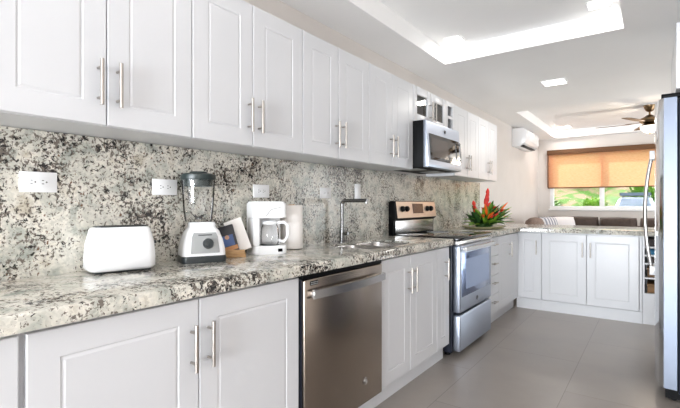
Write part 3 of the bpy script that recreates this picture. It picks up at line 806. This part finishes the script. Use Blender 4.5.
# flower arrangement
fl = thing('flower_arrangement', 'red and orange tropical flower arrangement on an olive dish in the counter corner', 'flowers', (-1.49, 4.66, CT1))
b = bmn(); lathe(b, [(0, 0), (.20, 0), (.25, .012), (.275, .028), (.27, .03), (.235, .018), (.0, .014)], 40, sx=.78, sy=1.25); obj('dish', b, M['dish'], fl, ang=60)
rnd = random.Random(11)
def leafmesh(b, base_, dirv, L_, w_, droop, mi=0, fold=.25):
    d = Vector(dirv).normalized(); side = d.cross(Vector((0, 0, 1)))
    side = side.normalized() if side.length > 1e-3 else Vector((1, 0, 0)); up = side.cross(d)
    k_ = 7; prev = None
    for i in range(k_ + 1):
        u = i / k_; p = Vector(base_) + d * (L_ * u) - Vector((0, 0, droop * L_ * u * u))
        hw = w_ * (math.sin(PI * min(1, u * .92 + .06)) ** .8) * .5
        row = [b.verts.new(p + side * hw + up * hw * fold), b.verts.new(p), b.verts.new(p - side * hw + up * hw * fold)]
        if prev:
            for j in range(2):
                f_ = b.faces.new((prev[j], prev[j + 1], row[j + 1], row[j])); f_.material_index = mi
        prev = row
for i in range(96):
    a = rnd.uniform(0, 2 * PI); el = rnd.uniform(.22, 1.25); L_ = rnd.uniform(.16, .31)
    b = bmn(); r0 = rnd.uniform(.0, .12)
    dv = (math.cos(a) * math.cos(el) * .85, math.sin(a) * math.cos(el) * 1.1, math.sin(el))
    if dv[0] < -.3: L_ *= .62
    leafmesh(b, (r0 * math.cos(a), r0 * 1.3 * math.sin(a), .03 + rnd.uniform(0, .05)), dv, L_, rnd.uniform(.05, .085), rnd.uniform(.1, .32))
    o = obj('leaf', b, M['leaf'] if rnd.random() < .66 else M['leaf_dark'], fl, ang=80)
    m = o.modifiers.new('s', 'SOLIDIFY'); m.thickness = .0015
for i in range(9):
    a = rnd.uniform(-.6, 1.9); b = bmn()
    leafmesh(b, (.02, .05, .04), (math.cos(a) * .35, .35 * math.sin(a) + .25, .6), rnd.uniform(.24, .33), .016, .1)
    o = obj('blade_leaf', b, M['leaf'], fl, ang=80); o.modifiers.new('s', 'SOLIDIFY').thickness = .0015
b = bmn(); lathe(b, [(0, 0), (.10, 0), (.11, .02), (.08, .04), (0, .05)], 20, (0, 0, .014), sx=.8, sy=1.15); obj('foam_block', b, M['leaf_dark'], fl)
def heliconia(base_, top, n_br, size, tilt):
    t_ = Vector(top); bs = Vector(base_); h_ = (t_ - bs); hn = h_.normalized()
    b = bmn(); tube(b, [bs, t_ - hn * size * .2], .006, 8); st = obj('stem', b, M['leaf'], fl)
    # bracts: alternating boat-shaped spikes
    side = hn.cross(Vector((.591, -.8, 0))).normalized()
    b = bmn()
    for i in range(n_br):
        s = -1 if i % 2 else 1; u = i / max(1, n_br - 1)
        p = t_ - hn * size * (1.2 - u * 1.15)
        dv = (hn * (.85 + u * 1.8) + side * s * (.55 - .5 * u)).normalized(); L_ = size * (.62 - .1 * u)
        pts = [p, p + dv * L_ * .3, p + dv * L_ * .65, p + dv * L_]
        tube(b, pts, [.010, .021, .014, .002], 10)
    tube(b, [t_ - hn * size * 1.2, t_ - hn * size * .4, t_ + hn * size * .35], [.014, .020, .003], 10)
    o = obj('bract', b, M['red'], fl, ang=60)
heliconia((0, .02, .05), (.03, .03, .375), 6, .13, 0)
heliconia((-.03, -.10, .05), (-.03, -.22, .255), 2, .11, 0)
for (x, y, z, s) in ((.13, -.02, .15, .03), (.08, .13, .21, .028), (.13, -.17, .14, .022), (.13, .25, .18, .026), (.02, -.05, .2, .026)):
    b = bmn(); pr = [(0, -s), (s * .7, -s * .7), (s, 0), (s * .8, s * .7), (.3 * s, s * 1.05), (0, s * 1.1)]
    lathe(b, pr, 14)
    for k_ in range(10):
        a = 2 * PI * k_ / 10; leafmesh(b, (0, 0, -.2 * s), (math.cos(a), math.sin(a), .9), s * 2.3, s * .8, .1)
    obj('red_ginger', b, M['red'], fl, (x, y, z), ang=60)
for (x, y, z, dv) in ((.06, -.20, .10, (.2, -.8, .25)), (.10, .24, .13, (.3, .8, .35)), (.08, .25, .11, (.3, .9, .0)), (.1, -.18, .09, (.5, -.7, .45)), (.1, .22, .14, (.35, .6, .75)), (.09, -.19, .12, (.1, -.6, .7))):
    b = bmn(); leafmesh(b, (x, y, z + .02), dv, .19, .032, .1, fold=.5); o = obj('orange_petal', b, M['orange'], fl, ang=80); o.modifiers.new('s', 'SOLIDIFY').thickness = .003

# ================================================================== CEILING FIXTURES
def downlight(x, y, z, s, lab, power=.45, col=(1, .96, .91)):
    r = thing('ceiling_light', lab, 'light', (x, y, z), 0, 'square recessed ceiling lights')
    b = bmn(); o_ = rrect(-s - .012, s + .012, -s - .012, s + .012, .02); i_ = rrect(-s, s, -s, s, .014)
    loft(b, [[(px, py, -.0005) for px, py in o_], [(px, py, -.006) for px, py in o_], [(px, py, -.006) for px, py in i_], [(px, py, -.002) for px, py in i_]], cap0=False, cap1=False)
    obj('frame', b, M['trim'], r)
    b = bmn(); prism(b, i_, -.0045, -.0012, 'z'); obj('diffuser', b, M['lamp'], r, smooth=False)
    l = bpy.data.lights.new('downlight', 'AREA'); l.shape = 'SQUARE'; l.size = s * 2; l.energy = power; l.color = col
    lo = bpy.data.objects.new('downlight', l); COL.objects.link(lo); lo.location = (0, 0, -.012); lo.parent = r
    return r
downlight(-1.345, 3.44, TZ, .062, 'square recessed light in the inner corner of the kitchen tray, above the microwave')
downlight(-.31, 3.41, TZ, .062, 'square recessed light in the kitchen tray at the top edge of the picture')
downlight(-.82, 4.78, CZ, .10, 'square recessed light in the flat ceiling between the two trays', 5)
downlight(-1.30, 8.50, TZ, .10, 'square recessed light in the living room tray above the window', 2.5)
downlight(-1.345, .9, TZ, .062, 'square recessed light in the kitchen tray above the toaster, out of the picture')
downlight(-.31, .9, TZ, .062, 'square recessed light in the kitchen tray above the aisle, out of the picture')

# ceiling fan
fn = thing('ceiling_fan', 'brass ceiling fan with wooden blades and a lit white bowl', 'ceiling fan', (-.06, 7.33, TZ), R(12))
b = bmn(); lathe(b, [(0, 0), (.075, 0), (.072, -.02), (.045, -.075), (.02, -.09), (0, -.09)], 28); obj('canopy', b, M['bronze'], fn)
b = bmn(); tube(b, [(0, 0, -.085), (0, 0, -.14)], .012, 12); obj('downrod', b, M['bronze'], fn)
b = bmn(); lathe(b, [(0, -.13), (.035, -.135), (.06, -.155), (.12, -.185), (.125, -.21), (.11, -.235), (.07, -.25), (.0, -.25)], 32); obj('motor_housing', b, M['bronze'], fn)
b = bmn(); lathe(b, [(0, -.25), (.06, -.25), (.09, -.27), (.1, -.285), (0, -.285)], 28); obj('light_fitter', b, M['bronze'], fn)
b = bmn(); lathe(b, [(.105, -.286), (.112, -.29), (.105, -.32), (.08, -.355), (.04, -.375), (0, -.38)], 32); obj('light_bowl', b, M['bowl_lamp'], fn)
b = bmn(); lathe(b, [(0, -.38), (.014, -.382), (.008, -.398), (0, -.40)], 14); obj('finial', b, M['bronze'], fn)
b = bmn(); tube(b, [(.10, .0, -.285), (.115, 0, -.30), (.115, 0, -.56)], .0015, 6); obj('pull_chain', b, M['bronze'], fn)
for kk in range(5):
    a = R(72 * kk + 163); ca_, sa_ = math.cos(a), math.sin(a)
    b = bmn(); L = []
    for r_, hw in ((.22, .045), (.26, .06), (.40, .068), (.55, .07), (.62, .062), (.65, .03)):
        L.append([(r_, -hw, -.243 + hw * .12), (r_, hw, -.243 - hw * .12), (r_, hw, -.237 - hw * .12), (r_, -hw, -.237 + hw * .12)])
    loft(b, L)
    bo = obj('blade', b, M['blade'], fn, rot=(0, 0, a))
    b = bmn(); loft(b, [[(r_, -hw, z_ - .004), (r_, hw, z_ - .004), (r_, hw, z_), (r_, -hw, z_)] for r_, hw, z_ in ((.09, .02, -.228), (.16, .014, -.230), (.21, .03, -.2325), (.28, .02, -.2325))]); obj('blade_iron', b, M['bronze'], bo)
l = bpy.data.lights.new('fan_bulb', 'POINT'); l.energy = 7; l.color = (1, .86, .68); l.shadow_soft_size = .09
lo = bpy.data.objects.new('fan_bulb', l); COL.objects.link(lo); lo.parent = fn; lo.location = (0, 0, -.45)

# split air conditioner on the left wall
ac = thing('air_conditioner', 'white split air conditioner high on the left wall', 'air conditioner', (WL + .002, 7.10, 2.08), RZ)
b = bmn(); prism(b, [(0, 0), (-.09, .0), (-.19, .045), (-.215, .10), (-.205, .255), (-.17, .285), (0, .285)], 0, .92, 'x', bev=.008); bo = obj('casing', b, M['plastic'], ac)
b = bmn(); box(b, .08, .84, -.165, -.095, .006, .022, .002); obj('vent_flap', b, M['slot'], bo, rot=(0, 0, 0))
b = bmn(); box(b, .02, .90, -.214, -.209, .11, .25, .003); obj('front_cover', b, M['plastic'], bo)

# roller blind
rb = thing('roller_blind', 'tan woven roller blind half lowered over the window', 'blind', (0, WB, 0))
BX0, BX1 = -1.66, 1.02
b = bmn(); box(b, BX0, BX1, -.085, -.012, 2.10, 2.185, .006); obj('valance', b, M['valance'], rb)
b = bmn(); box(b, BX0 + .025, BX1 - .025, -.049, -.047, 1.482, 2.102); fab = obj('fabric', b, M['blind'], rb, smooth=False)
b = bmn(); box(b, BX0 + .01, BX1 - .01, -.056, -.040, 1.462, 1.482, .003); obj('bottom_bar', b, M['valance'], rb)
for x in (BX0 + .004, BX1 - .024):
    b = bmn(); box(b, x, x + .020, -.056, -.040, 1.482, 2.10, .002); obj('side_channel', b, M['valance'], rb)

# ================================================================== LIVING ROOM SEATING
sf = thing('sectional_sofa', 'taupe sectional sofa under the window', 'sofa', (0, 0, 0))
b = bmn(); box(b, -1.79, 1.3, 7.95, 8.86, .06, .40, .03, 3); box(b, -1.79, -.9, 6.80, 7.96, .06, .40, .03, 3); obj('base', b, M['sofa'], sf)
b = bmn(); box(b, -1.79, 1.3, 8.66, 8.88, .38, .80, .05, 3); obj('backrest', b, M['sofa'], sf)
b = bmn(); box(b, -1.80, -1.60, 6.78, 8.66, .38, .80, .05, 3); obj('side_backrest', b, M['sofa'], sf)
for x0, x1 in ((-.88, -.15), (-.14, .58), (.59, 1.29)):
    b = bmn(); box(b, x0, x1, 7.93, 8.64, .401, .52, .04, 3); obj('seat_cushion', b, M['sofa'], sf)
b = bmn(); box(b, -1.58, -.90, 6.80, 8.64, .401, .52, .04, 3); obj('seat_cushion', b, M['sofa'], sf)
for x, y in ((-1.7, 6.88), (-.98, 6.88), (-1.7, 8.78), (1.2, 8.78), (1.2, 8.03), (-.98, 7.9)):
    b = bmn(); lathe(b, [(0, 0), (.022, 0), (.03, .06), (0, .062)], 12, (x, y, 0)); obj('leg', b, M['black'], sf)
def pillow(name, lab, cat, loc, w_, h_, t_, rot, m, group=None):
    b = bmn(); nu = 14; grid = {}
    for s in (1, -1):
        for i in range(nu + 1):
            for j in range(nu + 1):
                u, v = i / nu * 2 - 1, j / nu * 2 - 1
                if (abs(u) == 1 or abs(v) == 1) and s == -1: grid[s, i, j] = grid[1, i, j]; continue
                th = t_ / 2 * ((1 - abs(u) ** 4) * (1 - abs(v) ** 4)) ** .45
                pin = 1 - .05 * (u * u + v * v) / 2
                grid[s, i, j] = b.verts.new((u * w_ / 2 * (1 - .04 * v * v), s * th, h_ / 2 + v * h_ / 2 * (1 - .04 * u * u)))
        for i in range(nu):
            for j in range(nu):
                q = [grid[s, i, j], grid[s, i + 1, j], grid[s, i + 1, j + 1], grid[s, i, j + 1]]
                if len(set(q)) == 4: b.faces.new(q)
    o = obj(name, b, m, None, loc, rot, ang=80); tag(o, lab, cat, group); return o
g = 'loose back cushions of the sofa'
pillow('back_cushion', 'long taupe back cushion under the left window pane', 'cushion', (-1.17, 8.50, .53), .80, .43, .2, (R(-8), 0, 0), M['sofa'], g)
pillow('back_cushion', 'taupe back cushion under the middle of the window', 'cushion', (-.50, 8.50, .53), .54, .42, .2, (R(-8), 0, 0), M['sofa'], g)
pillow('back_cushion', 'taupe back cushion beside the refrigerator edge', 'cushion', (.10, 8.50, .53), .60, .42, .2, (R(-8), 0, 0), M['sofa'], g)
pillow('back_cushion', 'taupe back cushion on the left wall side of the sofa', 'cushion', (-1.43, 7.08, .53), .64, .44, .22, (R(-10), 0, R(90)), noisy(mat('light_taupe', (128, 110, 98), .9), 60, (118, 100, 90), (140, 120, 108)), g)
def stripe_mat():
    m = mat('striped_fabric', (200, 200, 205), .85); ns, ls, b_ = nodes(m)
    tc = nd(ns, 'ShaderNodeTexCoord'); wv = nd(ns, 'ShaderNodeTexWave', Scale=4.2); wv.bands_direction = 'X'; ls.new(tc.outputs['Object'], wv.inputs[0])
    r = ramp(ns, [(.42, hexc(132, 134, 146)), (.58, hexc(212, 210, 212))]); ls.new(wv.outputs['Fac'], r.inputs[0]); ls.new(r.outputs[0], b_.inputs['Base Color']); return m
pillow('throw_pillow', 'grey and white striped throw pillow in the sofa corner', 'cushion', (-1.33, 7.62, .53), .46, .45, .16, (R(-14), 0, R(70)), stripe_mat())
pillow('throw_pillow', 'plain white throw pillow beside the striped one', 'cushion', (-1.22, 8.08, .53), .44, .44, .16, (R(-14), 0, R(40)), mat('white_fabric', (226, 222, 222), .85))

# ================================================================== OUTSIDE THE WINDOW
b = bmn(); rnd = random.Random(3); nx, ny = 40, 40; gv = {}
for i in range(nx + 1):
    for j in range(ny + 1):
        x = -16 + 32 * i / nx; y = WB + .2 + 40 * (j / ny) ** 1.3
        z = -.2 + max(0, y - 27) * .3 + (rnd.uniform(-.3, .3) if y > 27 else 0)
        gv[i, j] = b.verts.new((x, y, z))
for i in range(nx):
    for j in range(ny): b.faces.new((gv[i, j], gv[i + 1, j], gv[i + 1, j + 1], gv[i, j + 1]))
hm = noisy(mat('hillside', (120, 140, 70), .95), 1.1, (150, 126, 98), (88, 124, 48), detail=6, lo=.42, hi=.56)
o = obj('hillside', b, hm, ang=80); tag(o, 'grassy slope outside the window', 'hill', kind='structure')
def shrub(x, y, z, s, seed, lab):
    rn = random.Random(seed); b = bmn()
    for i in range(420):
        v = Vector((rn.gauss(0, 1), rn.gauss(0, 1), rn.gauss(0, 1))).normalized() * s * rn.uniform(.55, 1); v.z = abs(v.z) * .85
        d = (v + Vector((rn.uniform(-.4, .4), rn.uniform(-.4, .4), .3))).normalized()
        leafmesh(b, v, d, s * .32, s * .13, .3)
    r = thing('shrub', lab, 'shrub', (x, y, z), 0, 'shrubs on the slope outside')
    obj('foliage', b, M['bright_leaf'] if seed % 2 else M['leaf'], r, ang=80)
    b = bmn(); tube(b, [(0, 0, -.5), (0, 0, s * .5)], [s * .09, s * .03], 8); obj('stem', b, M['wood'], r)
M['bright_leaf'] = noisy(mat('bright_leaf', (140, 180, 70), .5), 3, (104, 150, 50), (166, 200, 92))
gz = lambda y: -.2 + max(0, y - 27) * .3
for i, (x, y, s, lab) in enumerate(((-6.4, 20.0, .8, 'round green shrub outside, behind the left end of the window'), (-4.3, 21.0, .9, 'round green shrub outside, seen through the left pane'),
        (-2.2, 20.6, .8, 'bright shrub outside, just left of the window mullion'), (-.4, 22.5, 1.0, 'large green shrub outside behind the parked car'),
        (2.0, 21.5, 1.0, 'green shrub outside to the right of the parked car'), (-6.6, 26.5, 1.5, 'tall shrub far up the slope on the left'),
        (-2.9, 27.5, 1.5, 'tall shrub far up the slope in the middle'), (.8, 28.0, 1.5, 'tall shrub far up the slope behind the car'))):
    shrub(x * 1.35, y + 9.5, gz(y + 9.5), s * 1.1, i + 21, lab)
# parked car, nose towards the house
car = thing('car', 'silver car with a roof rack parked outside the window', 'car', (-.75, 22.6, -.19))
silver = mat('car_paint', (176, 186, 202), .25, .3); cgl = mat('car_glass', (70, 84, 100), .05)
b = bmn(); L = []
for y, hw, zb, zt in ((0, .70, .35, .80), (.10, .82, .28, .95), (.9, .86, .25, 1.08), (1.3, .87, .25, 1.12), (3.2, .87, .25, 1.12), (4.1, .84, .28, 1.08), (4.25, .76, .35, .95)):
    L.append([(x, y, z) for x, z in rrect(-hw, hw, zb, zt, .12, 4)])
loft(b, L); obj('body', b, silver, car, ang=50)
b = bmn(); L = []
for z, hw, y0, y1 in ((1.10, .82, 1.0, 4.0), (1.35, .74, 1.35, 3.85), (1.62, .64, 1.75, 3.6), (1.68, .56, 1.95, 3.4)):
    L.append([(x, y, z) for x, y in rrect(-hw, hw, y0, y1, .18, 4)])
loft(b, L); obj('cabin', b, silver, car, ang=50)
b = bmn(); loft(b, [[(-.66, 1.08, 1.15), (.66, 1.08, 1.15), (.54, 1.68, 1.58), (-.54, 1.68, 1.58)], [(-.66, 1.05, 1.17), (.66, 1.05, 1.17), (.54, 1.66, 1.60), (-.54, 1.66, 1.60)]]); obj('windshield', b, cgl, car)
for s in (-1, 1):
    b = bmn(); box(b, -.03, .03, 1.6, 3.5, 1.2, 1.5); obj('side_window', b, cgl, car, (s * .735, 0, .02), (0, R(-14 * s), 0), smooth=False)
    b = bmn(); box(b, s * .48 - .1, s * .48 + .1, -.01, .06, .66, .80, .02); obj('headlight', b, M['trim'], car)
    b = bmn(); box(b, s * .86 - .09, s * .86 + .09, 1.25, 1.42, 1.12, 1.26, .03); obj('mirror', b, silver, car)
    for y in (.85, 3.4):
        b = bmn(); tube(b, [(s * .72, y, .33), (s * .90, y, .33)], .33, 24); wh = obj('wheel', b, M['black'], car)
        b = bmn(); tube(b, [(s * .89, y, .33), (s * .91, y, .33)], .2, 18); obj('rim', b, M['steel'], wh)
rk = mat('rack_grey', (80, 92, 108), .5)
b = bmn(); box(b, -.62, .62, 1.9, 3.4, 1.76, 1.79); 
for y in (1.9, 2.4, 2.9, 3.38): box(b, -.62, .62, y, y + .03, 1.79, 1.90)
for x in (-.62, .59): box(b, x, x + .03, 1.9, 3.4, 1.79, 1.90)
for x in (-.5, .5):
    for y in (2.1, 3.2): box(b, x - .02, x + .02, y, y + .04, 1.66, 1.77)
obj('roof_rack', b, rk, car, smooth=False)
